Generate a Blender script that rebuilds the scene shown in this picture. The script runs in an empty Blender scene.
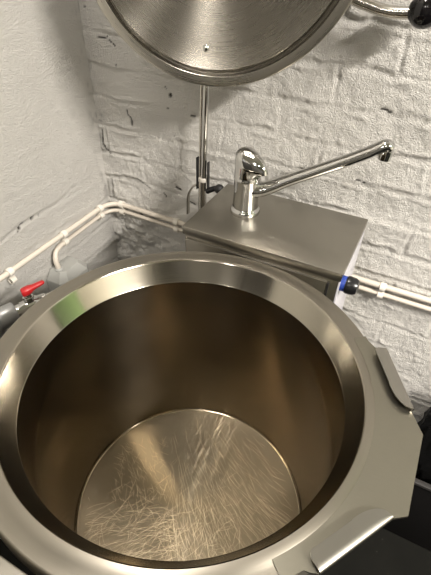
import bpy, bmesh, math
import numpy as np
from mathutils import Vector, Matrix
PI = math.pi
scene = bpy.context.scene
COL = scene.collection

# ------------------------------------------------------------------ helpers
def link(o, parent=None):
    COL.objects.link(o)
    if parent is not None:
        o.parent = parent
    return o

def mesh_obj(name, verts, faces, mat, parent=None, smooth=True, angle=35):
    me = bpy.data.meshes.new(name)
    me.from_pydata([tuple(v) for v in verts], [], faces)
    me.validate()
    bm = bmesh.new(); bm.from_mesh(me)
    bmesh.ops.recalc_face_normals(bm, faces=bm.faces)
    bm.to_mesh(me); bm.free()
    if smooth:
        for p in me.polygons: p.use_smooth = True
        me.set_sharp_from_angle(angle=math.radians(angle))
    me.materials.append(mat)
    return link(bpy.data.objects.new(name, me), parent)

class MB:
    """collects shapes into one mesh"""
    def __init__(self): self.v = []; self.f = []
    def add(self, verts, faces):
        b = len(self.v)
        self.v += [Vector(p) for p in verts]
        self.f += [tuple(i + b for i in fc) for fc in faces]
        return self
    def from_bm(self, bm, M=None):
        bm.verts.index_update()
        vs = [(M @ v.co if M else v.co.copy()) for v in bm.verts]
        fs = [[v.index for v in f.verts] for f in bm.faces]
        bm.free()
        return self.add(vs, fs)
    def box(self, lo, hi, bevel=0.0, seg=2, M=None):
        bm = bmesh.new()
        bmesh.ops.create_cube(bm, size=1.0)
        lo = Vector(lo); hi = Vector(hi)
        for v in bm.verts:
            v.co = Vector(((lo[i] + hi[i]) / 2 + v.co[i] * (hi[i] - lo[i]) for i in range(3)))
        if bevel > 0:
            bmesh.ops.bevel(bm, geom=list(bm.edges), offset=bevel, segments=seg, profile=0.5, affect='EDGES')
        return self.from_bm(bm, M)
    def lathe(self, prof, n=64, M=None, cap0=False, cap1=False):
        vs = []; fs = []; m = len(prof)
        for i in range(n):
            a = 2 * PI * i / n; c, s = math.cos(a), math.sin(a)
            for r, z in prof: vs.append(Vector((r * c, r * s, z)))
        for i in range(n):
            j = (i + 1) % n
            for k in range(m - 1):
                fs.append((i * m + k, j * m + k, j * m + k + 1, i * m + k + 1))
        if cap0: fs.append(tuple(i * m for i in range(n)))
        if cap1: fs.append(tuple(i * m + m - 1 for i in range(n)))
        if M: vs = [M @ v for v in vs]
        return self.add(vs, fs)
    def tube(self, pts, r, n=16, caps=True, scale=None):
        pts = [Vector(p) for p in pts]
        rs = r if isinstance(r, (list, tuple)) else [r] * len(pts)
        T = []
        for i in range(len(pts)):
            a = pts[max(i - 1, 0)]; b = pts[min(i + 1, len(pts) - 1)]
            T.append((b - a).normalized())
        up = Vector((0, 0, 1)) if abs(T[0].z) < 0.9 else Vector((1, 0, 0))
        u = (up - T[0] * up.dot(T[0])).normalized()
        vs = []; fs = []
        for i, p in enumerate(pts):
            u = (u - T[i] * u.dot(T[i])).normalized(); w = T[i].cross(u)
            sx, sy = (1, 1) if scale is None else scale
            for k in range(n):
                a = 2 * PI * k / n
                vs.append(p + rs[i] * (math.cos(a) * u * sx + math.sin(a) * w * sy))
        for i in range(len(pts) - 1):
            for k in range(n):
                k2 = (k + 1) % n
                fs.append((i * n + k, i * n + k2, (i + 1) * n + k2, (i + 1) * n + k))
        if caps:
            fs.append(tuple(range(n - 1, -1, -1)))
            fs.append(tuple((len(pts) - 1) * n + k for k in range(n)))
        return self.add(vs, fs)
    def build(self, name, mat, parent=None, angle=35):
        return mesh_obj(name, self.v, self.f, mat, parent, True, angle)

def spline(pts, n=8):
    pts = [Vector(p) for p in pts]; out = []
    P = [pts[0] * 2 - pts[1]] + pts + [pts[-1] * 2 - pts[-2]]
    for i in range(1, len(P) - 2):
        a, b, c, d = P[i - 1], P[i], P[i + 1], P[i + 2]
        for k in range(n):
            t = k / n
            out.append(0.5 * ((2 * b) + (c - a) * t + (2 * a - 5 * b + 4 * c - d) * t * t + (3 * b - a - 3 * c + d) * t ** 3))
    out.append(pts[-1]); return out

def fillet_path(pts, r, n=8):
    """polyline with rounded corners"""
    pts = [Vector(p) for p in pts]; out = [pts[0]]
    for i in range(1, len(pts) - 1):
        p = pts[i]; a = (pts[i - 1] - p); b = (pts[i + 1] - p)
        d = min(r, a.length * .49, b.length * .49)
        s = p + a.normalized() * d; e = p + b.normalized() * d
        for k in range(n + 1):
            t = k / n
            out.append(s * (1 - t) ** 2 + p * 2 * t * (1 - t) + e * t * t)
    out.append(pts[-1]); return out

def arc_prof(cx, cz, r, a0, a1, n=6):
    return [(cx + r * math.cos(math.radians(a0 + (a1 - a0) * i / n)), cz + r * math.sin(math.radians(a0 + (a1 - a0) * i / n))) for i in range(n + 1)]

def empty(name, loc=(0, 0, 0), M=None):
    o = bpy.data.objects.new(name, None); o.empty_display_size = 0.05
    if M is not None: o.matrix_world = M
    else: o.location = loc
    return link(o)

def tag(o, label, cat, group=None):
    o['label'] = label; o['category'] = cat
    if group: o['group'] = group
    return o

def structure(o):
    o['kind'] = 'structure'; return o

def axis_M(origin, zdir, xhint=(1, 0, 0)):
    z = Vector(zdir).normalized(); x = Vector(xhint)
    if abs(z.dot(x.normalized())) > .9: x = Vector((0, 1, 0))
    x = (x - z * x.dot(z)).normalized(); y = z.cross(x)
    return Matrix(((x.x, y.x, z.x, origin[0]), (x.y, y.y, z.y, origin[1]), (x.z, y.z, z.z, origin[2]), (0, 0, 0, 1)))

# ------------------------------------------------------------------ materials
def new_mat(name):
    m = bpy.data.materials.new(name); m.use_nodes = True
    nt = m.node_tree
    return m, nt, nt.nodes['Principled BSDF']

def plain(name, col, rough=0.5, metal=0.0, noise=0.0, nscale=60, coat=0.0, spec=0.5):
    m, nt, b = new_mat(name)
    b.inputs['Base Color'].default_value = (*col, 1)
    b.inputs['Roughness'].default_value = rough
    b.inputs['Metallic'].default_value = metal
    b.inputs['Coat Weight'].default_value = coat
    b.inputs['Specular IOR Level'].default_value = spec
    if noise:
        tc = nt.nodes.new('ShaderNodeTexCoord')
        n = nt.nodes.new('ShaderNodeTexNoise'); n.inputs['Scale'].default_value = nscale; n.inputs['Detail'].default_value = 4
        bp = nt.nodes.new('ShaderNodeBump'); bp.inputs['Strength'].default_value = noise; bp.inputs['Distance'].default_value = 0.002
        nt.links.new(tc.outputs['Object'], n.inputs['Vector'])
        nt.links.new(n.outputs['Fac'], bp.inputs['Height']); nt.links.new(bp.outputs['Normal'], b.inputs['Normal'])
    return m

def brushed(name, col, rough, aniso=0.0, stretch=(1, 1, 1), scale=200, bump=0.05, rvar=0.06, radial=False, smudge=0.05):
    """brushed stainless steel; grain from noise stretched along object axes or around the object's Z"""
    m, nt, b = new_mat(name)
    N = nt.nodes; L = nt.links
    b.inputs['Metallic'].default_value = 1.0
    tc = N.new('ShaderNodeTexCoord')
    src = tc.outputs['Object']
    if radial:
        sx = N.new('ShaderNodeSeparateXYZ'); L.new(src, sx.inputs[0])
        def mth(op, a, bb=None):
            n = N.new('ShaderNodeMath'); n.operation = op
            for i, q in enumerate((a, bb)):
                if q is None: continue
                if isinstance(q, (int, float)): n.inputs[i].default_value = q
                else: L.new(q, n.inputs[i])
            return n.outputs[0]
        r2 = mth('ADD', mth('MULTIPLY', sx.outputs[0], sx.outputs[0]), mth('MULTIPLY', sx.outputs[1], sx.outputs[1]))
        r = mth('SQRT', r2)
        cx = N.new('ShaderNodeCombineXYZ')
        # direction on the circle (wraps without a seam), radius and height run fast
        L.new(mth('MULTIPLY', mth('DIVIDE', sx.outputs[0], mth('ADD', r, 1e-4)), 0.012), cx.inputs[0])
        L.new(mth('MULTIPLY', mth('DIVIDE', sx.outputs[1], mth('ADD', r, 1e-4)), 0.012), cx.inputs[1])
        L.new(mth('ADD', r, mth('MULTIPLY', sx.outputs[2], 1.3)), cx.inputs[2])
        src2 = cx.outputs[0]; st = (1, 1, 3)
    else:
        src2 = src; st = stretch
    mp = N.new('ShaderNodeMapping'); mp.inputs['Scale'].default_value = st
    L.new(src2, mp.inputs['Vector'])
    n = N.new('ShaderNodeTexNoise'); n.inputs['Scale'].default_value = scale; n.inputs['Detail'].default_value = 3
    L.new(mp.outputs[0], n.inputs['Vector'])
    big = N.new('ShaderNodeTexNoise'); big.inputs['Scale'].default_value = 14; big.inputs['Detail'].default_value = 5
    L.new(src, big.inputs['Vector'])
    mr = N.new('ShaderNodeMapRange'); mr.inputs['To Min'].default_value = rough - rvar; mr.inputs['To Max'].default_value = rough + rvar
    mix = N.new('ShaderNodeMath'); mix.operation = 'ADD'
    half = N.new('ShaderNodeMath'); half.operation = 'MULTIPLY'; half.inputs[1].default_value = 0.5
    L.new(n.outputs['Fac'], mix.inputs[0]); L.new(big.outputs['Fac'], mix.inputs[1]); L.new(mix.outputs[0], half.inputs[0])
    L.new(half.outputs[0], mr.inputs['Value']); L.new(mr.outputs[0], b.inputs['Roughness'])
    cr = N.new('ShaderNodeMixRGB'); cr.inputs[1].default_value = (*[c * (1 - smudge) for c in col], 1); cr.inputs[2].default_value = (*[min(1, c * (1 + smudge)) for c in col], 1)
    L.new(half.outputs[0], cr.inputs[0]); L.new(cr.outputs[0], b.inputs['Base Color'])
    bp = N.new('ShaderNodeBump'); bp.inputs['Strength'].default_value = bump; bp.inputs['Distance'].default_value = 0.0005
    L.new(n.outputs['Fac'], bp.inputs['Height']); L.new(bp.outputs[0], b.inputs['Normal'])
    if aniso:
        b.inputs['Anisotropic'].default_value = aniso; b.inputs['Anisotropic Rotation'].default_value = 0.25
        t = N.new('ShaderNodeTangent'); t.direction_type = 'RADIAL'; t.axis = 'Z'
        L.new(t.outputs[0], b.inputs['Tangent'])
    return m

STEEL = (0.60, 0.56, 0.49)
M_bowl = brushed('bowl_steel', (0.285, 0.24, 0.175), 0.18, aniso=0.95, radial=True, scale=260, bump=0.0, rvar=0.04, smudge=0.10)
M_bevel = brushed('collar_steel', (0.42, 0.39, 0.33), 0.16, aniso=0.7, radial=True, scale=260, bump=0.06)
M_rim = brushed('rim_steel', (0.31, 0.285, 0.24), 0.34, aniso=0.6, radial=True, scale=220, bump=0.08)
M_plate = brushed('plate_steel', (0.26, 0.245, 0.20), 0.38, stretch=(1, 6, 6), scale=130, bump=0.06, smudge=0.08)
M_fold = brushed('fold_steel', (0.33, 0.315, 0.285), 0.30, stretch=(1, 6, 6), scale=130, bump=0.0, smudge=0.02, rvar=0.02)
M_box = brushed('console_steel', (0.34, 0.32, 0.28), 0.34, stretch=(0.6, 14, 14), scale=60, bump=0.10, smudge=0.06)
M_lid = brushed('lid_steel', (0.36, 0.335, 0.29), 0.27, aniso=1.0, radial=True, scale=230, bump=0.12)
M_lidrim = brushed('lid_rim_steel', (0.46, 0.435, 0.385), 0.28, aniso=0.7, radial=True, scale=230, bump=0.06)
M_scratch = plain('scratched_steel', (0.54, 0.45, 0.31), 0.42, 1.0)
M_chrome = plain('chrome', (0.56, 0.555, 0.54), 0.07, 1.0)
M_rod = plain('rod_steel', (0.60, 0.575, 0.53), 0.18, 1.0)
M_black = plain('black_plastic', (0.008, 0.008, 0.009), 0.28)
M_gloss = plain('black_bakelite', (0.004, 0.0035, 0.004), 0.10)
M_rubber = plain('black_rubber', (0.012, 0.011, 0.011), 0.55, noise=0.3)
M_crate = plain('crate_plastic', (0.006, 0.0055, 0.0055), 0.55, spec=0.2, noise=0.15, nscale=200)
M_crrim = plain('crate_rim_plastic', (0.035, 0.033, 0.032), 0.45)
M_bag = plain('bag_plastic', (0.004, 0.004, 0.004), 0.5, noise=0.5, nscale=90, spec=0.2)
M_blue = plain('blue_plastic', (0.02, 0.05, 0.28), 0.35)
M_red = plain('red_plastic', (0.36, 0.012, 0.014), 0.38)
M_white = plain('white_pvc', (0.60, 0.545, 0.47), 0.42, noise=0.1, nscale=120)
M_clip = plain('clip_plastic', (0.70, 0.66, 0.59), 0.45)
M_grey = plain('grey_plastic', (0.33, 0.33, 0.31), 0.5, noise=0.2, nscale=150)
M_pipegrey = plain('grey_pipe', (0.30, 0.30, 0.295), 0.35, 0.6)
M_brass = plain('brass', (0.55, 0.42, 0.24), 0.3, 1.0)

def scratched_floor():
    m = brushed('bowl_floor_steel', (0.215, 0.182, 0.13), 0.33, aniso=0.95, radial=True, scale=240, bump=0.08)
    nt = m.node_tree; N = nt.nodes; L = nt.links; b = N['Principled BSDF']
    tc = N.new('ShaderNodeTexCoord')
    heights = []
    for i, (rot, sc, seed) in enumerate(((0.15, (110, 5.5, 1), 0.0), (0.55, (125, 7, 1), 3.1), (1.35, (95, 7, 1), 7.7), (-0.35, (120, 8, 1), 11.3), (2.2, (90, 8, 1), 17.9))):
        mp = N.new('ShaderNodeMapping'); mp.inputs['Rotation'].default_value = (0, 0, rot); mp.inputs['Scale'].default_value = sc; mp.inputs['Location'].default_value = (seed, seed * 1.7, 0)
        L.new(tc.outputs['Object'], mp.inputs['Vector'])
        n = N.new('ShaderNodeTexNoise'); n.inputs['Scale'].default_value = 2.2; n.inputs['Detail'].default_value = 3.0; n.inputs['Distortion'].default_value = 0.35
        L.new(mp.outputs[0], n.inputs['Vector'])
        s = N.new('ShaderNodeMath'); s.operation = 'SUBTRACT'; s.inputs[1].default_value = 0.5; L.new(n.outputs['Fac'], s.inputs[0])
        a = N.new('ShaderNodeMath'); a.operation = 'ABSOLUTE'; L.new(s.outputs[0], a.inputs[0])
        r = N.new('ShaderNodeMapRange'); r.inputs['From Min'].default_value = 0.0; r.inputs['From Max'].default_value = 0.030; r.inputs['To Min'].default_value = 1.0; r.inputs['To Max'].default_value = 0.0
        L.new(a.outputs[0], r.inputs['Value'])
        # patches where this stroke direction occurs
        g = N.new('ShaderNodeTexNoise'); g.inputs['Scale'].default_value = 9; g.inputs['Detail'].default_value = 2
        mp2 = N.new('ShaderNodeMapping'); mp2.inputs['Location'].default_value = (seed * 2.3, 1.3 * seed, 0); L.new(tc.outputs['Object'], mp2.inputs['Vector']); L.new(mp2.outputs[0], g.inputs['Vector'])
        gr = N.new('ShaderNodeMapRange'); gr.inputs['From Min'].default_value = 0.38; gr.inputs['From Max'].default_value = 0.60; L.new(g.outputs['Fac'], gr.inputs['Value'])
        mu = N.new('ShaderNodeMath'); mu.operation = 'MULTIPLY'; L.new(r.outputs[0], mu.inputs[0]); L.new(gr.outputs[0], mu.inputs[1])
        heights.append(mu.outputs[0])
    acc = heights[0]
    for h in heights[1:]:
        mx = N.new('ShaderNodeMath'); mx.operation = 'MAXIMUM'; L.new(acc, mx.inputs[0]); L.new(h, mx.inputs[1]); acc = mx.outputs[0]
    old = b.inputs['Normal'].links[0].from_node
    bp = N.new('ShaderNodeBump'); bp.inputs['Strength'].default_value = 0.35; bp.inputs['Distance'].default_value = 0.0005
    L.new(acc, bp.inputs['Height']); L.new(old.outputs[0], bp.inputs['Normal']); L.new(bp.outputs[0], b.inputs['Normal'])
    return m
M_floorsteel = scratched_floor()

def wall_mat():
    m, nt, b = new_mat('painted_brick')
    N = nt.nodes; L = nt.links
    tc = N.new('ShaderNodeTexCoord')
    at = N.new('ShaderNodeAttribute'); at.attribute_name = 'grime_tone'
    n1 = N.new('ShaderNodeTexNoise'); n1.inputs['Scale'].default_value = 9; n1.inputs['Detail'].default_value = 5
    n2 = N.new('ShaderNodeTexNoise'); n2.inputs['Scale'].default_value = 260; n2.inputs['Detail'].default_value = 5; n2.inputs['Roughness'].default_value = 0.65
    n3 = N.new('ShaderNodeTexNoise'); n3.inputs['Scale'].default_value = 520; n3.inputs['Detail'].default_value = 2
    for n in (n1, n2, n3): L.new(tc.outputs['Object'], n.inputs['Vector'])
    c1 = N.new('ShaderNodeMixRGB'); c1.inputs[1].default_value = (0.72, 0.695, 0.65, 1); c1.inputs[2].default_value = (0.80, 0.78, 0.735, 1)
    L.new(n1.outputs['Fac'], c1.inputs[0])
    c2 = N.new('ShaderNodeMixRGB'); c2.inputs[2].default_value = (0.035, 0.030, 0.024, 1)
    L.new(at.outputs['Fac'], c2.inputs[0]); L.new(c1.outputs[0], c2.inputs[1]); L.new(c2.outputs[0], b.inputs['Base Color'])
    b.inputs['Roughness'].default_value = 0.50
    b.inputs['Specular IOR Level'].default_value = 0.4
    add = N.new('ShaderNodeMath'); add.operation = 'MULTIPLY_ADD'; add.inputs[1].default_value = 0.65
    L.new(n3.outputs['Fac'], add.inputs[0]); L.new(n2.outputs['Fac'], add.inputs[2])
    bp = N.new('ShaderNodeBump'); bp.inputs['Strength'].default_value = 1.0; bp.inputs['Distance'].default_value = 0.0065
    L.new(add.outputs[0], bp.inputs['Height']); L.new(bp.outputs[0], b.inputs['Normal'])
    return m
M_wall = wall_mat()
M_plaster = plain('white_paint', (0.74, 0.70, 0.64), 0.6, noise=0.2, nscale=40)
M_side = plain('dim_paint', (0.42, 0.40, 0.34), 0.6)
M_far = plain('grey_paint', (0.10, 0.094, 0.085), 0.6)
M_dark = plain('dark_panel', (0.03, 0.028, 0.026), 0.5)
M_ceil = plain('ceiling_paint', (0.72, 0.69, 0.64), 0.7)
M_green = plain('green_paint', (0.09, 0.17, 0.05), 0.5)

def floor_mat():
    m, nt, b = new_mat('dark_vinyl')
    N = nt.nodes; L = nt.links
    tc = N.new('ShaderNodeTexCoord')
    v = N.new('ShaderNodeTexVoronoi'); v.inputs['Scale'].default_value = 34
    n = N.new('ShaderNodeTexNoise'); n.inputs['Scale'].default_value = 8; n.inputs['Detail'].default_value = 6
    L.new(tc.outputs['Object'], v.inputs['Vector']); L.new(tc.outputs['Object'], n.inputs['Vector'])
    r = N.new('ShaderNodeValToRGB')
    r.color_ramp.elements[0].position = 0.03; r.color_ramp.elements[0].color = (0.08, 0.075, 0.065, 1)
    r.color_ramp.elements[1].position = 0.07; r.color_ramp.elements[1].color = (0, 0, 0, 1)
    L.new(v.outputs['Distance'], r.inputs[0])
    c = N.new('ShaderNodeMixRGB'); c.inputs[1].default_value = (0.004, 0.004, 0.0034, 1); c.inputs[2].default_value = (0.010, 0.0098, 0.008, 1)
    L.new(n.outputs['Fac'], c.inputs[0])
    a = N.new('ShaderNodeMixRGB'); a.blend_type = 'ADD'; a.inputs[0].default_value = 0.5
    L.new(c.outputs[0], a.inputs[1]); L.new(r.outputs[0], a.inputs[2]); L.new(a.outputs[0], b.inputs['Base Color'])
    b.inputs['Roughness'].default_value = 0.8; b.inputs['Specular IOR Level'].default_value = 0.08
    bp = N.new('ShaderNodeBump'); bp.inputs['Strength'].default_value = 0.3; bp.inputs['Distance'].default_value = 0.001
    L.new(n.outputs['Fac'], bp.inputs['Height']); L.new(bp.outputs[0], b.inputs['Normal'])
    return m
M_floor = floor_mat()

# ------------------------------------------------------------------ noise for the walls
def hash2(ix, iy, seed):
    h = (ix.astype(np.int64) * 374761393 + iy.astype(np.int64) * 668265263 + seed * 1274126177) & 0xFFFFFFFF
    h = ((h ^ (h >> 13)) * 1274126177) & 0xFFFFFFFF
    h = h ^ (h >> 16)
    return (h & 0xFFFF) / 65535.0
def vnoise(x, y, seed):
    ix = np.floor(x); iy = np.floor(y); fx = x - ix; fy = y - iy
    fx = fx * fx * fx * (fx * (fx * 6 - 15) + 10); fy = fy * fy * fy * (fy * (fy * 6 - 15) + 10)
    a = hash2(ix, iy, seed); b = hash2(ix + 1, iy, seed); c = hash2(ix, iy + 1, seed); d = hash2(ix + 1, iy + 1, seed)
    return (a * (1 - fx) + b * fx) * (1 - fy) + (c * (1 - fx) + d * fx) * fy - 0.5
def fbm(x, y, seed, oct=4, gain=0.5):
    s = np.zeros_like(x); amp = 1.0
    for o in range(oct):
        s += amp * vnoise(x + 13.7 * o, y - 7.1 * o, seed + o); x = x * 2.03; y = y * 2.03; amp *= gain
    return s
def sstep(a, b, x):
    t = np.clip((x - a) / (b - a), 0, 1); return t * t * (3 - 2 * t)

COURSE, Z0, BRICK = 0.0645, 0.875, 0.205
def brick_field(u, z, seed, relief):
    """height of the painted brick face (metres, + = proud) at (u along wall, z up)"""
    zw = z + 0.010 * fbm(u * 7, z * 7, seed, 3) + 0.004 * fbm(u * 40, z * 40, seed + 9, 2)
    k = np.floor((zw - Z0) / COURSE)
    fz = (zw - Z0) / COURSE - k
    off = np.where(np.mod(k, 2) == 0, 0.11, 0.215) + 0.035 * (hash2(k, k * 0 + 3, seed) - .5)
    uw = u + 0.012 * fbm(u * 9, z * 9, seed + 31, 3) - off
    kb = np.floor(uw / BRICK); fu = uw / BRICK - kb
    dz = np.minimum(fz, 1 - fz) * COURSE; du = np.minimum(fu, 1 - fu) * BRICK
    d = np.minimum(dz, du * 1.15)
    gap = 0.0020 + 0.005 * fbm(u * 22, z * 22, seed + 5, 3)
    fill = sstep(-0.25, 0.35, fbm(u * 5, z * 5, seed + 77, 3))          # paint-filled joints here and there
    groove = 1 - sstep(gap * 0.2, gap + 0.0050, d)
    h = -relief * groove * (0.18 + 0.48 * fill)
    h += relief * 0.60 * np.exp(-((d - gap - 0.007) / 0.0035) ** 2) * (0.3 + fbm(u * 18, z * 18, seed + 3, 2))
    tilt = (hash2(kb, k, seed + 1) - .5)
    h += relief * 0.40 * tilt * (1 - groove) + relief * 0.3 * (hash2(kb, k, seed + 2) - .5) * (fu - .5)
    h += relief * 0.55 * fbm(u * 16, z * 20, seed + 50, 4, 0.55)
    h += relief * 0.30 * fbm(u * 105, z * 105, seed + 60, 3, 0.7)
    return h, groove

def seg_mark(u, z, pts, w, seed):
    best = np.full_like(u, 9.0)
    pu = u + 0.006 * fbm(u * 60, z * 60, seed, 2); pz = z + 0.006 * fbm(u * 60, z * 60, seed + 4, 2)
    if len(pts) == 1:
        best = np.hypot(u - pts[0][0], z - pts[0][1])
    for (a, b) in zip(pts[:-1], pts[1:]):
        ax, az = a; bx, bz = b; L2 = (bx - ax) ** 2 + (bz - az) ** 2 + 1e-12
        t = np.clip(((pu - ax) * (bx - ax) + (pz - az) * (bz - az)) / L2, 0, 1)
        best = np.minimum(best, np.hypot(pu - ax - t * (bx - ax), pz - az - t * (bz - az)))
    return 1 - sstep(w * 0.45, w * 1.15, best)

def axis_samples(lo, f0, f1, hi, fine, coarse):
    a = list(np.arange(lo, f0, coarse)) if f0 > lo else []
    m = list(np.arange(f0, f1, fine))
    c = list(np.arange(f1, hi, coarse)) + [hi]
    return np.array(a + m + c)

def wall_grid(name, us, zs, func, place):
    U, Z = np.meshgrid(us, zs)
    h, grime_tone = func(U, Z)
    P = place(U, Z, h)
    nz, nu = U.shape
    idx = np.arange(nz * nu).reshape(nz, nu)
    F = np.stack([idx[:-1, :-1], idx[:-1, 1:], idx[1:, 1:], idx[1:, :-1]], -1).reshape(-1, 4)
    me = bpy.data.meshes.new(name)
    me.from_pydata(P.reshape(-1, 3).tolist(), [], F.tolist())
    me.polygons.foreach_set('use_smooth', np.ones(len(F), dtype=bool))
    at = me.attributes.new('grime_tone', 'FLOAT', 'POINT')
    at.data.foreach_set('value', np.clip(grime_tone, 0, 1).reshape(-1).astype(np.float32))
    me.materials.append(M_wall)
    me.update()
    return structure(link(bpy.data.objects.new(name, me)))

XL, YB = -0.534, 0.51
XR, YF, ZC = 3.0, -2.6, 2.5

def back_field(u, z):
    h, g = brick_field(u, z, 11, 0.0062)
    calm = sstep(-0.02, -0.30, u) * sstep(0.93, 1.0, z)                       # smoother paint behind the lid, to the left
    h = h * (1 - 0.45 * calm)
    low = sstep(-0.27, -0.42, u) * sstep(0.78, 0.70, z)                      # broken corner under the conduits
    h = h + low * 0.012 * fbm(u * 34, z * 34, 91, 5, 0.65)
    grime_tone = np.zeros_like(u)
    grime_tone += low * 0.85 * sstep(0.012, 0.0, np.abs(fbm(u * 26, z * 40, 55, 4, .6))) * sstep(-.1, .2, fbm(u * 14, z * 14, 57, 2))
    marks = [([(-0.520, 1.177)], .0026), ([(-0.474, 1.127)], .0022), ([(-0.459, 1.076)], .0024), ([(-0.327, 1.035)], .0050), ([(-0.334, 1.008)], .0024),
             ([(-0.276, 1.006), (-0.268, 1.005)], .0018), ([(-0.322, 0.824), (-0.312, 0.822)], .0042), ([(-0.443, 0.985), (-0.437, 0.965), (-0.433, 0.950)], .0022),
             ([(-0.525, 0.925), (-0.527, 0.895), (-0.518, 0.875), (-0.512, 0.868)], .0030), ([(0.092, 1.0745), (0.112, 1.0735)], .0016), ([(0.081, 0.9435), (0.095, 0.942)], .0014),
             ([(0.236, 0.872), (0.246, 0.870)], .0016), ([(-0.436, 0.722), (-0.428, 0.718)], .0045), ([(-0.50, 1.125), (-0.475, 1.125), (-0.455, 1.112)], .0012),
             ([(-0.340, 1.052), (-0.329, 1.036)], .0010), ([(-0.285, 0.80), (-0.275, 0.793)], .0016), ([(-0.36, 0.80), (-0.352, 0.79)], .0014)]
    for i, (pts, w) in enumerate(marks):
        k = seg_mark(u, z, pts, w, 200 + i); grime_tone = np.maximum(grime_tone, k); h = h - 0.003 * k
    cracks = [([(-0.532, 0.945), (-0.47, 0.952), (-0.40, 0.945), (-0.32, 0.952)], .0012), ([(-0.53, 0.84), (-0.48, 0.832), (-0.44, 0.822), (-0.40, 0.80)], .0012)]
    for i, (pts, w) in enumerate(cracks):
        k = seg_mark(u, z, pts, w, 300 + i) * sstep(-0.05, 0.25, fbm(u * 24, z * 24, 66 + i, 2)); grime_tone = np.maximum(grime_tone, 0.55 * k); h = h - 0.002 * k
    stain = sstep(0.030, 0.0, np.hypot((u + 0.185), (z - 1.085)) + 0.02 * fbm(u * 40, z * 40, 71, 3))
    grime_tone = np.maximum(grime_tone, 0.22 * stain)
    edge = sstep(-0.505, -0.53, u)  # patchy darker tone towards the left end
    grime_tone = np.maximum(grime_tone, 0.30 * edge * sstep(0.05, 0.35, fbm(u * 50, z * 18, 81, 3)))
    return h, grime_tone

def left_field(u, z):
    h, g = brick_field(u, z, 23, 0.0030)
    h = h * (0.28 + 0.6 * sstep(0.88, 0.78, z)) + 0.0006 * fbm(u * 130, z * 130, 29, 3, 0.6)
    h = h + 0.004 * fbm(u * 5, z * 5, 37, 2)
    grime_tone = np.zeros_like(u)
    for i, (pts, w) in enumerate((([(0.214, 0.806), (0.224, 0.811), (0.232, 0.811)], .0016), ([(0.252, 0.813), (0.260, 0.813)], .0026), ([(0.278, 0.812), (0.286, 0.811)], .0014))):
        k = seg_mark(u, z, pts, w, 400 + i); grime_tone = np.maximum(grime_tone, k); h = h - 0.003 * k
    k = seg_mark(u, z, [(0.17, 0.806), (0.25, 0.814), (0.33, 0.812), (0.40, 0.826)], .0030, 410); h = h - 0.0022 * k
    edge = sstep(0.475, 0.51, u)  # tone gets darker in patches near the corner
    grime_tone = np.maximum(grime_tone, 0.35 * edge * sstep(0.05, 0.35, fbm(u * 50, z * 22, 83, 3)))
    return h, grime_tone

wall_grid('wall_back', axis_samples(XL - 0.012, XL - 0.0115, 0.46, XR, 0.0030, 0.05), axis_samples(0.0, 0.36, 1.27, ZC, 0.0030, 0.04),
          back_field, lambda U, Z, H: np.stack([U, YB - H, Z], -1))
wall_grid('wall_left', axis_samples(YF, 0.0, 0.519, 0.522, 0.0035, 0.05), axis_samples(0.0, 0.50, 1.35, ZC, 0.0035, 0.04),
          left_field, lambda U, Z, H: np.stack([XL + H, U, Z], -1))
structure(MB().box((XR, YF, 0), (XR + .05, YB, ZC)).build('wall_right', M_side))
structure(MB().box((XL, YF - .05, 0), (XR, YF, ZC)).build('wall_front', M_far))
structure(MB().box((1.30, YF + .001, 0), (2.50, YF + .045, 2.1), .004).build('added_panel_1', M_dark))  # added unseen panel, makes the dark patch mirrored in the collar
structure(MB().box((0.80, YB - .030, 0.0), (2.60, YB - .006, 2.1), .004).build('added_panel_2', M_green))  # added out of view for the green reflection, also darkens the bowl
structure(MB().box((XL + .012, -2.50, 0), (XL + .04, -0.75, 2.1), .004).build('added_panel_3', M_dark))  # added behind the camera to darken what the lid mirrors
structure(MB().box((XL - .06, YF - .05, -.05), (XR + .05, YB + .06, 0)).build('floor', M_floor))
structure(MB().box((XL - .06, YF - .05, ZC), (XR + .05, YB + .06, ZC + .05)).build('ceiling', M_ceil))

# ------------------------------------------------------------------ boiling kettle
ZO, ZR, DEP = 0.8667, 0.900, 0.511       # opening, rim and floor heights
kettle = tag(empty('boiling_kettle', (0, 0, 0.0)), 'large round stainless steel boiling kettle, open and empty, with pouring lip', 'kettle')
prof = [(0.1955, DEP)] + arc_prof(0.1955, DEP + .0045, .0045, -90, 0, 5) + [(0.2, ZO - .003)] + [(0.2003, ZO)]
MB().lathe(prof, 160).build('bowl', M_bowl, kettle, 50)
MB().lathe([(0.0, DEP - .001), (0.05, DEP - .0006), (0.12, DEP - .0003), (0.188, DEP + .0002), (0.1962, DEP + .0004)], 160).build('bowl_floor', M_floorsteel, kettle, 50)
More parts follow.
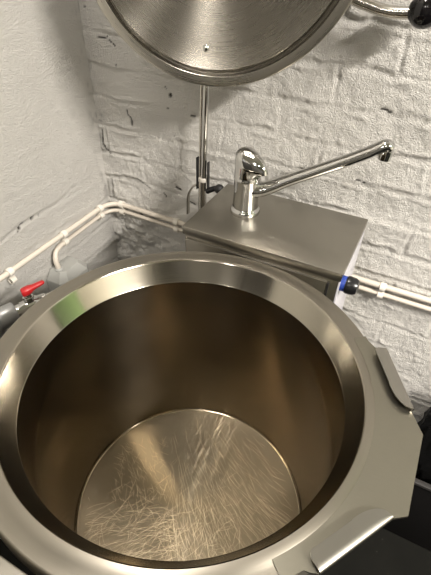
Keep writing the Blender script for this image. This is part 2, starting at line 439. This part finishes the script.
# hairline scratches in the floor, part of the same mesh
import random
def scratches(ob):
    rng = random.Random(7)
    me = ob.data; me.materials.append(M_scratch)
    bm = bmesh.new(); bm.from_mesh(me)
    ea = Vector((0.889, 0.457, 0)).normalized(); eb = Vector((-0.457, 0.889, 0)).normalized()
    def ribbon(a, b, ang, L, curv, w, z):
        n = 9; pts = []
        x, y = a, b; th = ang - curv / 2
        for i in range(n):
            pts.append((x, y, th)); x += L / (n - 1) * math.cos(th); y += L / (n - 1) * math.sin(th); th += curv / (n - 1)
        prev = None
        for i, (x, y, th) in enumerate(pts):
            if math.hypot(x, y) > 0.186: prev = None; continue
            ww = w * math.sin(PI * (i + .35) / (n - .3))
            nx, ny = -math.sin(th) * ww / 2, math.cos(th) * ww / 2
            cur = [bm.verts.new(ea * (x + sx * nx) + eb * (y + sx * ny) + Vector((0, 0, z))) for sx in (1, -1)]
            if prev:
                f = bm.faces.new((prev[0], prev[1], cur[1], cur[0])); f.material_index = 1; f.normal_update()
                if f.normal.z < 0: f.normal_flip()
            prev = cur
    for k in range(1700):
        q = rng.random()
        if q < .16:      # long arcs at the near left
            a = rng.uniform(-.19, -.04); b = rng.uniform(-.16, -.01); ang = rng.gauss(.25, .35); L = rng.uniform(.02, .06); cv = rng.uniform(-.9, .1)
        elif q < .50:    # criss-cross in the middle and near side
            a = rng.gauss(-.03, .075); b = rng.gauss(-.09, .065); ang = rng.choice((rng.gauss(1.0, .4), rng.gauss(2.0, .4), rng.gauss(.5, .4))); L = rng.uniform(.012, .045); cv = rng.uniform(-.5, .5)
        elif q < .90:    # slanting strokes on the right
            a = rng.uniform(-.03, .19); b = rng.gauss(-.04, .09); ang = 1.85 + max(0, a) * 3.2 + rng.gauss(0, .16); L = rng.uniform(.015, .05); cv = rng.uniform(-.3, .3)
        else:            # fine ones at the far left
            a = rng.uniform(-.14, -.04); b = rng.uniform(.0, .12); ang = rng.gauss(2.2, .5); L = rng.uniform(.008, .025); cv = rng.uniform(-.4, .4)
        ribbon(a, b, ang, L, cv, rng.uniform(.00018, .00050), DEP + .0006 + k * 1.2e-7)
    bm.to_mesh(me); bm.free()
scratches([o for o in kettle.children if o.name.startswith('bowl_floor')][0])
MB().lathe([(0.2003, ZO), (0.2012, ZO + .0012), (0.2150, ZR - .0022), (0.2158, ZR - .0008), (0.2168, ZR)], 160).build('collar', M_bevel, kettle, 25)
rimp = [(0.2168, ZR), (0.2262, ZR), (0.2282, ZR - .0010), (0.2405, ZR - .0014)] + arc_prof(0.2402, ZR - .0056, .0042, 88, 0, 6) + [(0.2444, 0.874), (0.236, 0.872)]
MB().lathe(rimp, 160).build('rim', M_rim, kettle, 40)
jack = [(0.2365, 0.880), (0.2365, 0.52)] + arc_prof(0.1865, 0.50, .05, 0, -90, 6) + [(0.0, 0.448)]
MB().lathe([(0.0, 0.0), (0.13, 0.0), (0.13, 0.012), (0.060, 0.020), (0.055, 0.449), (0.0, 0.449)], 48).build('pedestal', M_box, kettle)
MB().lathe(jack, 96).build('jacket', M_box, kettle, 40)
for s in (1, -1):
    MB().lathe([(0.028, 0.0075), (0.028, 0.0185)], 32, axis_M((0, s * .2295, 0.66), (0, s, 0)), True, True).build('trunnion', M_rod, kettle)

# pouring lip: flat plate on the +X side
ZP = ZR + 0.0002
def pol(r, deg): return (r * math.cos(math.radians(deg)), r * math.sin(math.radians(deg)))
A0, A1 = (0.2146, 0.1418), (0.2118, -0.1378)          # where the side folds begin
B0, B1 = (0.2584, 0.0640), (0.2584, -0.0640)          # where they end
C0, C1 = (0.2736, 0.0402), (0.2722, -0.0540)          # pouring edge
outer = [pol(0.2436, 40), pol(0.2440, 37.6), (0.2020, 0.1430), (0.2075, 0.1432), A0, B0, C0, C1, B1, A1, (0.2050, -0.1400), (0.2000, -0.1408), pol(0.2440, -37.6), pol(0.2436, -40)]
inner = [pol(0.2263, a) for a in np.linspace(-40, 40, 41)]
def plate():
    bm = bmesh.new()
    vs = [bm.verts.new((x, y, ZP)) for x, y in outer + inner]
    f = bm.faces.new(vs)
    bmesh.ops.triangulate(bm, faces=[f])
    r = bmesh.ops.extrude_face_region(bm, geom=list(bm.faces))
    for v in r['geom']:
        if isinstance(v, bmesh.types.BMVert): v.co.z -= 0.0030 if (v.co.x ** 2 + v.co.y ** 2) > .2455 ** 2 else 0.0012
    return MB().from_bm(bm)
lip = plate().build('pouring_lip', M_plate, kettle, 30)

def side_fold(P0, P1, inw):
    """edge strip of the lip bent up and back over the plate, rounded at its ends"""
    P0 = Vector((*P0, 0)); P1 = Vector((*P1, 0)); d = (P1 - P0); L = d.length; d.normalize(); inw = Vector((*inw, 0))
    inw = (inw - d * inw.dot(d)).normalized()
    W, RB, HT = 0.0158, 0.0036, 0.0085
    n = 44; vs = []; fs = []; rows = []
    for i in range(n + 1):
        s = L * i / n
        w = W
        r0, r1 = 0.006, 0.034
        if s < r0: w = W - (r0 - math.sqrt(max(0, r0 * r0 - (r0 - s) ** 2))) * 0.9
        if L - s < r1:
            q = (r1 - (L - s)) / r1; w = W * math.sqrt(max(0, 1 - q ** 2.4)) + 0.0006
        row = []
        def pt(inn, z): row.append(P0 + d * s + inw * inn + Vector((0, 0, ZP + z)))
        t = 0.0011
        pth = [(0.002 , 0.0)]
        for k in range(7):
            a = -90 - 180 * k / 6 * 0.86
            pth.append((RB + RB * math.cos(math.radians(a)) - 0.0018, RB + RB * math.sin(math.radians(a))))
        x0, z0 = pth[-1]
        for k in range(1, 4):
            f = k / 3; x = x0 + (max(w, x0 + .0004) - x0) * f
            pth.append((x, z0 + (HT - z0) * (x - x0) / (W - x0)))
        # back side, one thickness below
        bk = []
        for j in range(len(pth) - 1, 0, -1):
            a = Vector(pth[j - 1]); b = Vector(pth[min(j + 1, len(pth) - 1)]); tt = (b - a).normalized()
            bk.append((pth[j][0] + tt[1] * t, pth[j][1] - tt[0] * t))
        for x, z in pth + bk: pt(x, max(z, 0.0))
        rows.append(row)
    m = len(rows[0])
    for r in rows: vs += r
    for i in range(n):
        for k in range(m):
            k2 = (k + 1) % m
            fs.append((i * m + k, i * m + k2, (i + 1) * m + k2, (i + 1) * m + k))
    fs.append(tuple(range(m))); fs.append(tuple(n * m + k for k in range(m)))
    return MB().add(vs, fs)
side_fold(A0, B0, (-1, -.4)).build('side_fold', M_fold, lip, 50)
side_fold(A1, B1, (-1, .4)).build('side_fold', M_fold, lip, 50)

# ------------------------------------------------------------------ consoles (supports) behind and in front
X0, X1, ZT = -0.149, 0.1287, 0.9168
def console(y0, y1, name, label, front):
    e = tag(empty(name, ((X0 + X1) / 2, (y0 + y1) / 2, 0)), label, 'cabinet')
    o = Vector(e.location)
    def bx(lo, hi, bev=.002): return MB().box(Vector(lo) - o, Vector(hi) - o, bev)
    bx((X0 + .003, y0 + .003, 0.06), (X1 - .003, y1 - .003, ZT - .006)).build('cabinet_body', M_box, e)
    bx((X0, y0, ZT - .016), (X1, y1, ZT), .0016).build('top_panel', M_box, e)
    bx((X0 + .015, y0 + .015, 0.0), (X1 - .015, y1 - .015, 0.065)).build('plinth', M_black, e)
    fy = y0 if front < 0 else y1
    return e, o, bx
cons, co, bx = console(0.2495, 0.4280, 'kettle_console', 'square stainless steel console behind the kettle with the mixer tap on it', -1)
# front panel with its dark recessed slot, side panel coloured with the white wall's reflection
bx((X0 + .008, 0.2480, 0.10), (0.1085, 0.2530, 0.895), .001).build('front_panel', M_box, cons)
bx((0.1095, 0.2490, 0.10), (0.1125, 0.2530, 0.892), 0).build('door_gap', M_rubber, cons)
M_wallreflect = plain('pale_wall_reflection', (0.62, 0.61, 0.66), 0.28, 0.35)
bx((X1 - .0035, 0.2515, 0.10), (X1 - .0005, 0.4265, 0.900), .0008).build('side_panel', M_wallreflect, cons)['label'] = 'side panel in the pale tone of the reflected wall'
kn = MB().lathe([(0.010, 0.006), (0.0135, 0.007), (0.0145, 0.010), (0.0135, 0.020), (0.011, 0.0245), (0.006, 0.0262), (0.0, 0.0265)], 32, axis_M(Vector((X1, 0.2655, 0.889)) - co, (1, 0, 0))).build('control_knob', M_black, cons)
MB().lathe([(0.0, -0.001), (0.0125, -0.001), (0.0125, 0.0065), (0.010, 0.0068)], 28, axis_M(Vector((X1, 0.2655, 0.889)) - co, (1, 0, 0))).build('knob_collar', M_blue, kn)
console(-0.4280, -0.2515, 'kettle_console', 'stainless steel console peeking out at the lower left below the kettle rim', 1)

# ------------------------------------------------------------------ mixer tap
FX, FY, FZ = -0.0745, 0.346, ZT
tap = tag(empty('mixer_tap', (FX, FY, FZ)), 'chrome mixer tap with long swivel spout on the steel console', 'faucet')
MB().lathe([(0.0, 0), (0.0262, 0), (0.0268, .0015), (0.0268, .006), (0.0255, .009), (0.0232, .0105), (0.0225, .012)], 48).build('base_ring', M_chrome, tap)
MB().lathe([(0.0222, .010), (0.0222, .062), (0.0228, .0635), (0.0228, .0665), (0.0222, .068), (0.0216, .070), (0.0216, .078), (0.0, .078)], 48).build('tap_body', M_chrome, tap)
# lever: cartridge dome whose top slopes down to a flared lip
def lever():
    n = 48; m = 14; vs = []; fs = []
    rings = []
    dirv = Vector((0.94, -0.34, 0)).normalized(); sd = Vector((-dirv.y, dirv.x, 0))
    for j in range(m):
        t = j / (m - 1)
        ring = []
        for i in range(n):
            a = 2 * PI * i / n
            c, s = math.cos(a), math.sin(a)
            front = max(0.0, c)
            if t < 0.45:
                q = t / 0.45
                r = 0.0222
                ztop = 0.094 + 0.010 * (-c) * 1.0
                z = 0.070 + (ztop - 0.070) * q
                f = 1 + 0.95 * (front ** 2.2) * q ** 1.6
                p = dirv * (r * c * f) + sd * (r * s)
                z += 0.001 * front * q
            else:
                q = (t - 0.45) / 0.55
                rr = math.cos(q * PI / 2) ** 0.75
                f = 1 + 0.95 * (front ** 2.2)
                p = dirv * (0.0222 * c * f * rr - 0.004 * q) + sd * (0.0222 * s * rr)
                ztop = 0.094 - 0.010 * c
                z = ztop + (0.1155 - ztop) * math.sin(q * PI / 2) ** 1.1 - 0.0025 * front * math.sin(q * PI)
            ring.append(p + Vector((0, 0, z)))
        rings.append(ring)
    for r in rings: vs += r
    for j in range(m - 1):
        for i in range(n):
            i2 = (i + 1) % n
            fs.append((j * n + i, j * n + i2, (j + 1) * n + i2, (j + 1) * n + i))
    fs.append(tuple(range(n)))
    return MB().add(vs, fs)
lever().build('lever', M_chrome, tap, 50)
TIP = Vector((0.131, 0.400, 1.0565)) - Vector((FX, FY, FZ))
d0 = Vector((TIP.x, TIP.y, 0)).normalized()
root = d0 * 0.012 + Vector((0, 0, 0.046))
sp = [root, root + d0 * .022 + Vector((0, 0, .004)), root.lerp(TIP, .33) + Vector((0, 0, -.003)), root.lerp(TIP, .66) + Vector((0, 0, .000)), root.lerp(TIP, .86) + Vector((0, 0, .0035)), TIP + Vector((0, 0, .004)) - d0 * .006, TIP + d0 * .003 + Vector((0, 0, -.001))]
spp = spline(sp, 8)
rs = [0.0125 + 0.0055 * max(0, 1 - (i / (len(spp) - 1)) * 3.5) - 0.0016 * (i / (len(spp) - 1)) for i in range(len(spp))]
rs[-1] = .0088; rs[-2] = .0104
spout = MB().tube(spp, rs, 24, True, (0.80, 1.05)).build('spout', M_chrome, tap, 60)
MB().lathe([(0.0, -.014), (0.0090, -.014), (0.0100, -.013), (0.0104, -.004), (0.0100, .002), (0, .002)], 28, axis_M(TIP + d0 * -.0025 + Vector((0, 0, -.004)), (0.06, 0, 1))).build('aerator', M_chrome, spout)

# ------------------------------------------------------------------ lid
LA, LT = 0.25, 0.10
ln = Vector((math.sin(LA) * math.cos(LT), -math.cos(LA) * math.cos(LT), math.sin(LT)))
LC = Vector((-0.1666, 0.3962, 1.3257))
LM = axis_M(LC, ln, (math.cos(LA), math.sin(LA), 0))
lid = tag(empty('hinged_lid', M=LM), 'round brushed steel kettle lid swung open above the tap, its underside showing', 'lid')
rl = 0.2180
MB().lathe([(rl - .012, -.004), (rl - .003, -.004)] + arc_prof(rl - .003, -.001, .003, -90, 90, 6) + [(0.2035, .002), (0.2028, .0012)], 160).build('lid_flange', M_lidrim, lid, 40)
MB().lathe([(0.2028, .0012), (0.2022, -.0075), (0.2010, -.010), (0.1960, -.010), (0.1948, -.007), (0.1940, .0015), (0.1928, .0026), (0.1915, .0022), (0.16, .0004), (0.10, -.0015), (0.05, -.0024), (0, -.0027)], 160).build('lid_plate', M_lid, lid, 40)
MB().lathe([(0.2085, -.0035), (0.2060, -.013), (0.195, -.017), (0.10, -.022), (0.0, -.024)], 128).build('lid_back', M_lid, lid, 40)
inv = LM.inverted()
# rivet seen low on the underside
camC = Vector((0.182759, -0.286874, 1.316640))
CR = (Vector((0.88917477, 0.45717619, 0.0189253)), Vector((-0.30988365, 0.57123879, 0.7600384)), Vector((-0.33666059, 0.6816716, -0.64960255)))
scr = LM @ Vector((-0.052, -0.158, 0.0002))
rd = CR[0] * ((206 - 215.5) / 432) - CR[1] * ((48 - 287.5) / 432) + CR[2]
scr = camC + rd * ((LC - camC).dot(ln) / rd.dot(ln))
ri = inv @ scr
MB().lathe([(0.0052, 0.0), (0.0050, .0015), (0.0035, .0028), (0, .0033)], 20, Matrix.Translation(ri)).build('rivet', M_chrome, lid)
def toL(p): return inv @ Vector(p)
hb = spline([(-0.060, 0.452, 1.255), (0.000, 0.456, 1.243), (0.0248, 0.458, 1.2325), (0.0471, 0.459, 1.2265), (0.0650, 0.460, 1.2225), (0.0875, 0.460, 1.2212), (0.114, 0.460, 1.2235)], 8)
hd = MB().tube([toL(p) for p in hb], 0.0080, 20).build('lid_handle', M_rod, lid, 60)
MB().lathe([(0.0092, -.0215), (0.0118, -.0192)] + arc_prof(0, 0, .0222, -58, 90, 14), 40, inv @ axis_M((0.1225, 0.460, 1.2265), (1, 0, .06)), True).build('ball_knob', M_gloss, hd, 60)
MB().box(Vector((-0.02, -0.145, -.040)), Vector((0.02, -0.105, -.016)), .003).build('hinge_bracket', M_rod, lid)

# ------------------------------------------------------------------ lid post
PX, PY = -0.2215, 0.462
post = tag(empty('lid_post', (PX, PY, 0)), 'slim chrome twin-rod post rising from behind the console to the lid', 'post')
lean = 0.009
MB().tube([(-.010, 0, 0.80), (-.004, 0, 1.075), (0.000, 0, 1.235)], .0042, 16).build('rod', M_rod, post)
MB().tube([(.000, -.001, 0.895), (.0055, -.001, 1.075), (0.0095, -.001, 1.235)], .0062, 16).build('rod', M_chrome, post)
MB().tube([(-.006, -.001, 0.0), (-.004, -.001, 0.60), (-.002, -.001, 0.895)], .0085, 20).build('lower_tube', M_rod, post)
MB().lathe([(0.0, 0), (0.0094, 0), (0.0100, .001), (0.0100, .0065), (0.0092, .008), (0, .008)], 28, Matrix.Translation((-.001, -.001, .889))).build('collar', M_clip, post)['label'] = 'cream collar'
MB().box((-.0155, -.006, .868), (-.0135, .004, .940), .0008).build('guide_rail', M_black, post)
MB().box((.0105, -.006, .868), (.0125, .004, .935), .0008).build('guide_rail', M_black, post)
st = fillet_path([(-.0145, -.002, .878), (-.0250, -.002, .872), (-.0380, -.002, .850), (-.0395, -.002, .800)], .014, 6)
MB().tube(st, .0065, 12, True, (0.35, 1.0)).build('strap', M_rod, post)
MB().tube(fillet_path([(.010, -.002, .868), (.030, -.004, .882), (.048, -.006, .884)], .01, 5), [.006] * 7 + [.0065], 14).build('grip', M_black, post)
MB().lathe(arc_prof(0, 0, .0105, -90, 90, 10), 24, Matrix.Translation((.040, -.005, .882))).build('grip_knob', M_rubber, post)

# ------------------------------------------------------------------ conduits, clips, junction box
YW, XW = YB - .0125, XL + .0125
up = tag(MB().tube(fillet_path([(XW, -0.60, .736), (XW, YW, .7420), (0.0, YW, .7335), (1.2, YW, .7300)], .050, 10), .0062, 16).build('electrical_conduit', M_white, None, 60),
         'upper of the two cream plastic conduits running along the brick wall', 'conduit', 'conduits on the white walls')
lo = tag(MB().tube(fillet_path([(XW - .001, 0.3205, .7185), (XW, YW, .7235), (0.0, YW, .7130), (1.2, YW, .7090)], .050, 10), .0052, 16).build('electrical_conduit', M_white, None, 60),
         'lower of the two cream plastic conduits, ending at the grey junction box', 'conduit', 'conduits on the white walls')
def clip(p, nrm, w, label):
    e = empty('conduit_clip', p); n = Vector(nrm); t = Vector((0, 1, 0)) if abs(n.x) > .5 else Vector((1, 0, 0))
    tag(e, label, 'clip', 'clips on the conduits')
    for zz, r in ((0.0105, .0096), (-.0105, .0086)):
        m = MB().lathe([(r - .003, -.006), (r, -.006), (r, .006), (r - .003, .006)], 24, axis_M(Vector((0, 0, zz)), t))
        m.build('saddle', M_clip, e)
    a = Vector((0, 0, 0)); b = -n * .013
    lo_ = Vector([min(a[i], b[i]) - (0.0045 if t[i] else 0) - (0.004 if i == 2 else 0) for i in range(3)]); hi_ = Vector([max(a[i], b[i]) + (0.0045 if t[i] else 0) + (0.004 if i == 2 else 0) for i in range(3)])
    MB().box(lo_, hi_, .0008).build('clip_base', M_clip, e)
clip((XW, 0.155, .7295), (1, 0, 0), .01, 'cream clip on the left wall conduit, farthest from the corner')
clip((XW, 0.318, .7295), (1, 0, 0), .01, 'cream clip above the grey junction box')
clip((XW, 0.452, .7310), (1, 0, 0), .01, 'cream clip on the left wall, just left of the corner')
clip((-0.484, YW, .7310), (0, -1, 0), .01, 'cream clip on the brick wall, just right of the corner')
clip((-0.318, YW, .7275), (0, -1, 0), .01, 'cream clip beside the left edge of the steel console')
clip((0.190, YW, .7210), (0, -1, 0), .01, 'cream clip to the right of the black console knob')

jb = tag(empty('junction_box', (XL + .003, 0.293, 0.575)), 'grey plastic junction box on the left wall beside the red valve', 'junction box')
def octo(w, d0, d1, ch):  # footprint, flat back at the wall
    return [(d0, -w), (d1 - ch, -w), (d1, -w + ch), (d1, w - ch), (d1 - ch, w), (d0, w)]
def jbox():
    levels = [(0.0, 1.0), (0.070, 1.0), (0.076, .97), (0.094, .66), (0.097, .60)]
    vs = []; fs = []
    for z, s in levels:
        for x, y in octo(.050 * s, 0.0, .016 + .040 * s, .016 * s): vs.append(Vector((x, y, z)))
    n = 6
    for k in range(len(levels) - 1):
        for i in range(n):
            j = (i + 1) % n; fs.append((k * n + i, k * n + j, (k + 1) * n + j, (k + 1) * n + i))
    fs.append(tuple(range(n))); fs.append(tuple((len(levels) - 1) * n + i for i in range(n)))
    return MB().add(vs, fs)
jbox().build('box_body', M_grey, jb, 20)
MB().tube(spline([(.0085, .0265, .1435), (.0092, .006, .1425), (.012, -.012, .136), (.017, -.022, .118), (.020, -.021, .092)], 8), .0062, 16).build('cable', M_white, jb, 60)
MB().lathe([(0, .093), (.0105, .093), (.0105, .099), (.0075, .102), (0, .102)], 20, Matrix.Translation((.020, -.021, 0))).build('cable_gland', M_grey, jb)

# ------------------------------------------------------------------ water valve
VX, VY, VZ = -0.352, 0.0650, 0.8260
val = tag(empty('ball_valve', (VX, VY, VZ)), 'chrome ball valve with a red lever at the left of the kettle', 'valve')
hv = MB()
hdir = Vector((0.42, 0.90, 0.10)).normalized()
hs = Vector((-hdir.y, hdir.x, 0)).normalized()
def handle():
    secs = [(-.010, .0060, .0065, 0.0), (-.007, .0085, .0075, 0.0), (0.0, .0092, .0080, 0), (.008, .0085, .0070, 0.0005), (.016, .0062, .0045, .0015), (.030, .0058, .0036, .0020), (.038, .0050, .0030, .0022), (.0405, .003, .002, .0022)]
    n = 16; vs = []; fs = []
    for s, w, h, dz in secs:
        for k in range(n):
            a = 2 * PI * k / n; c, q = math.cos(a), math.sin(a)
            c2 = math.copysign(abs(c) ** .6, c); q2 = math.copysign(abs(q) ** .6, q)
            vs.append(hdir * (s * .80) + hs * (w * .85 * c2) + Vector((0, 0, (h * q2 + dz) * .9)))
    for i in range(len(secs) - 1):
        for k in range(n):
            k2 = (k + 1) % n; fs.append((i * n + k, i * n + k2, (i + 1) * n + k2, (i + 1) * n + k))
    fs.append(tuple(range(n))); fs.append(tuple((len(secs) - 1) * n + k for k in range(n)))
    return MB().add(vs, fs)
handle().build('lever', M_red, val, 45)
MB().lathe([(0, -.0075), (.0060, -.0075), (.0060, -.011), (.0085, -.011), (.0095, -.012), (.0095, -.018), (.0075, -.019), (.0075, -.022), (0, -.022)], 6).build('stem_nut', M_chrome, val, 20)
MB().lathe([(.0, -.030), (.0095, -.030), (.0115, -.027), (.0115, -.018), (.0135, -.014), (.0135, .014), (.0115, .018), (.0115, .027), (.0095, .030), (0, .030)], 28, axis_M((0, .0, -.0335), (0.35, .93, 0))).build('valve_body', M_chrome, val, 30)
MB().tube(fillet_path([(-.010, -.024, -.0335), (-.024, -.060, -.0335), (-.026, -.066, -.20), (-.026, -.066, -.826)], .03, 8), .0150, 20).build('supply_pipe', M_pipegrey, val, 60)
MB().tube(fillet_path([(.010, .026, -.0335), (.022, .058, -.0335), (.060, .070, -.12)], .02, 6), .0080, 16).build('outlet_pipe', M_rod, val, 60)
MB().lathe([(0, -.016), (.0185, -.016), (.0195, -.014), (.0195, .014), (.0185, .016), (0, .016)], 28, axis_M((-.0165, -.040, -.0335), (0.35, .93, 0))).build('pipe_coupling', M_pipegrey, val, 30)

# ------------------------------------------------------------------ black crate and bag at the right, against the wall
cx0, cx1, cy0, cy1, cz = 0.345, 0.760, 0.380, 0.487, 0.2935
crate = tag(empty('storage_crate', ((cx0 + cx1) / 2, (cy0 + cy1) / 2, 0)), 'black plastic crate standing against the brick wall below the pouring lip', 'crate')
o = Vector(crate.location)
def cb(lo, hi, bev=.002): return MB().box(Vector(lo) - o, Vector(hi) - o, bev)
cb((cx0, cy0, 0), (cx1, cy1, .012)).build('base', M_crate, crate)
for nm, lo_, hi_ in (('side', (cx0, cy0, .008), (cx1, cy0 + .005, cz - .004)), ('side', (cx0, cy1 - .005, .008), (cx1, cy1, cz - .004)), ('side', (cx0, cy0 + .004, .008), (cx0 + .005, cy1 - .004, cz - .004)), ('side', (cx1 - .005, cy0 + .004, .008), (cx1, cy1 - .004, cz - .004))):
    cb(lo_, hi_, .001).build(nm, M_crate, crate)
rm = MB()
for lo_, hi_ in (((cx0 - .006, cy0 - .007, cz - .010), (cx1 + .006, cy0 + .007, cz)), ((cx0 - .006, cy1 - .007, cz - .010), (cx1 + .006, cy1 + .006, cz)), ((cx0 - .006, cy0 + .006, cz - .010), (cx0 + .007, cy1 - .006, cz)), ((cx1 - .007, cy0 + .006, cz - .010), (cx1 + .006, cy1 - .006, cz))):
    rm.box(Vector(lo_) - o, Vector(hi_) - o, .002)
rm.build('crate_rim', M_crrim, crate)
def bag():
    n, m = 72, 48
    th = np.linspace(0, 2 * PI, n, endpoint=False); ph = np.linspace(-PI / 2 + .02, PI / 2 - .02, m)
    T, P = np.meshgrid(th, ph)
    nx = np.cos(P) * np.cos(T); ny = np.cos(P) * np.sin(T); nz = np.sin(P)
    q = 1 + 0.16 * fbm(nx * 3 + 5 + nz, ny * 3 + nz * 2, 501, 4, .65) + 0.10 * np.abs(fbm(nx * 9 + nz * 4, ny * 9 - nz * 5, 533, 3, .6))
    sq = lambda v: np.sign(v) * np.abs(v) ** .55
    nx, ny, nz = sq(nx), sq(ny), sq(nz)
    q = q * .93 + 0.07 * fbm(nx * 30 + nz * 9, ny * 30 - nz * 26, 577, 2, .7)
    X = 0.116 * nx * q; Y = 0.033 * ny * q; Z = 0.165 * nz * q
    V = np.stack([X, Y, Z], -1).reshape(-1, 3)
    F = []
    for j in range(m - 1):
        for i in range(n):
            i2 = (i + 1) % n; F.append((j * n + i, j * n + i2, (j + 1) * n + i2, (j + 1) * n + i))
    F.append(tuple(range(n))); F.append(tuple((m - 1) * n + i for i in range(n)))
    return [Vector(v) for v in V], F
bv, bf = bag()
zmin = min(v.z for v in bv)
b = mesh_obj('rubbish_bag', [v for v in bv], bf, M_bag, None, True, 60)
b.location = (0.474, 0.4330, 0.395)
tag(b, 'ragged crumpled black bag poking out of the black crate', 'bag')

# ------------------------------------------------------------------ lights
def area(name, loc, target, sx, sy, power, col):
    l = bpy.data.lights.new(name, 'AREA'); l.shape = 'RECTANGLE'; l.size = sx; l.size_y = sy; l.energy = power; l.color = col
    o = bpy.data.objects.new(name, l); o.location = loc
    o.rotation_euler = (Vector(target) - Vector(loc)).to_track_quat('-Z', 'Y').to_euler()
    return link(o)
WARM = (1.0, 0.94, 0.865)
area('ceiling_lamp_or_fill', (1.85, -0.62, ZC - .03), (1.85, -0.62, 0), 0.14, 0.8, 142, WARM)
area('ceiling_lamp_or_fill', (-0.13, -1.90, ZC - .03), (-0.13, -1.90, 0), 0.09, 0.8, 9, WARM)
area('ceiling_lamp_or_fill', (-0.24, 0.04, ZC - .03), (-0.24, 0.04, 0), 0.10, 0.4, 8.0, WARM)  # added overhead fill for the left wall and bowl floor
area('ceiling_lamp_or_fill', (0.43, -1.55, ZC - .03), (0.43, -1.55, 0), 0.10, 0.5, 3.6, WARM)
w = bpy.data.worlds.new('world'); scene.world = w; w.use_nodes = True
w.node_tree.nodes['Background'].inputs[0].default_value = (1, .93, .84, 1); w.node_tree.nodes['Background'].inputs[1].default_value = 0.02

# ------------------------------------------------------------------ camera
cam = bpy.data.cameras.new('camera'); co_ = link(bpy.data.objects.new('camera', cam))
cam.sensor_fit = 'VERTICAL'; cam.sensor_height = 36.0; cam.sensor_width = 36.0 * 431 / 575; cam.lens = 432.0 / 575 * 36.0
cam.clip_start = 0.01
r, u, f = CR
co_.matrix_world = Matrix(((r.x, u.x, -f.x, camC.x), (r.y, u.y, -f.y, camC.y), (r.z, u.z, -f.z, camC.z), (0, 0, 0, 1)))
scene.camera = co_
scene.view_settings.view_transform = 'Standard'; scene.view_settings.look = 'None'
scene.view_settings.exposure = 0.53; scene.view_settings.gamma = 1.0; scene.view_settings.use_curve_mapping = False
scene.cycles.max_bounces = 10; scene.cycles.glossy_bounces = 8; scene.cycles.diffuse_bounces = 5
scene.cycles.caustics_reflective = True; scene.cycles.sample_clamp_indirect = 12.0
scene.cycles.use_denoising = True
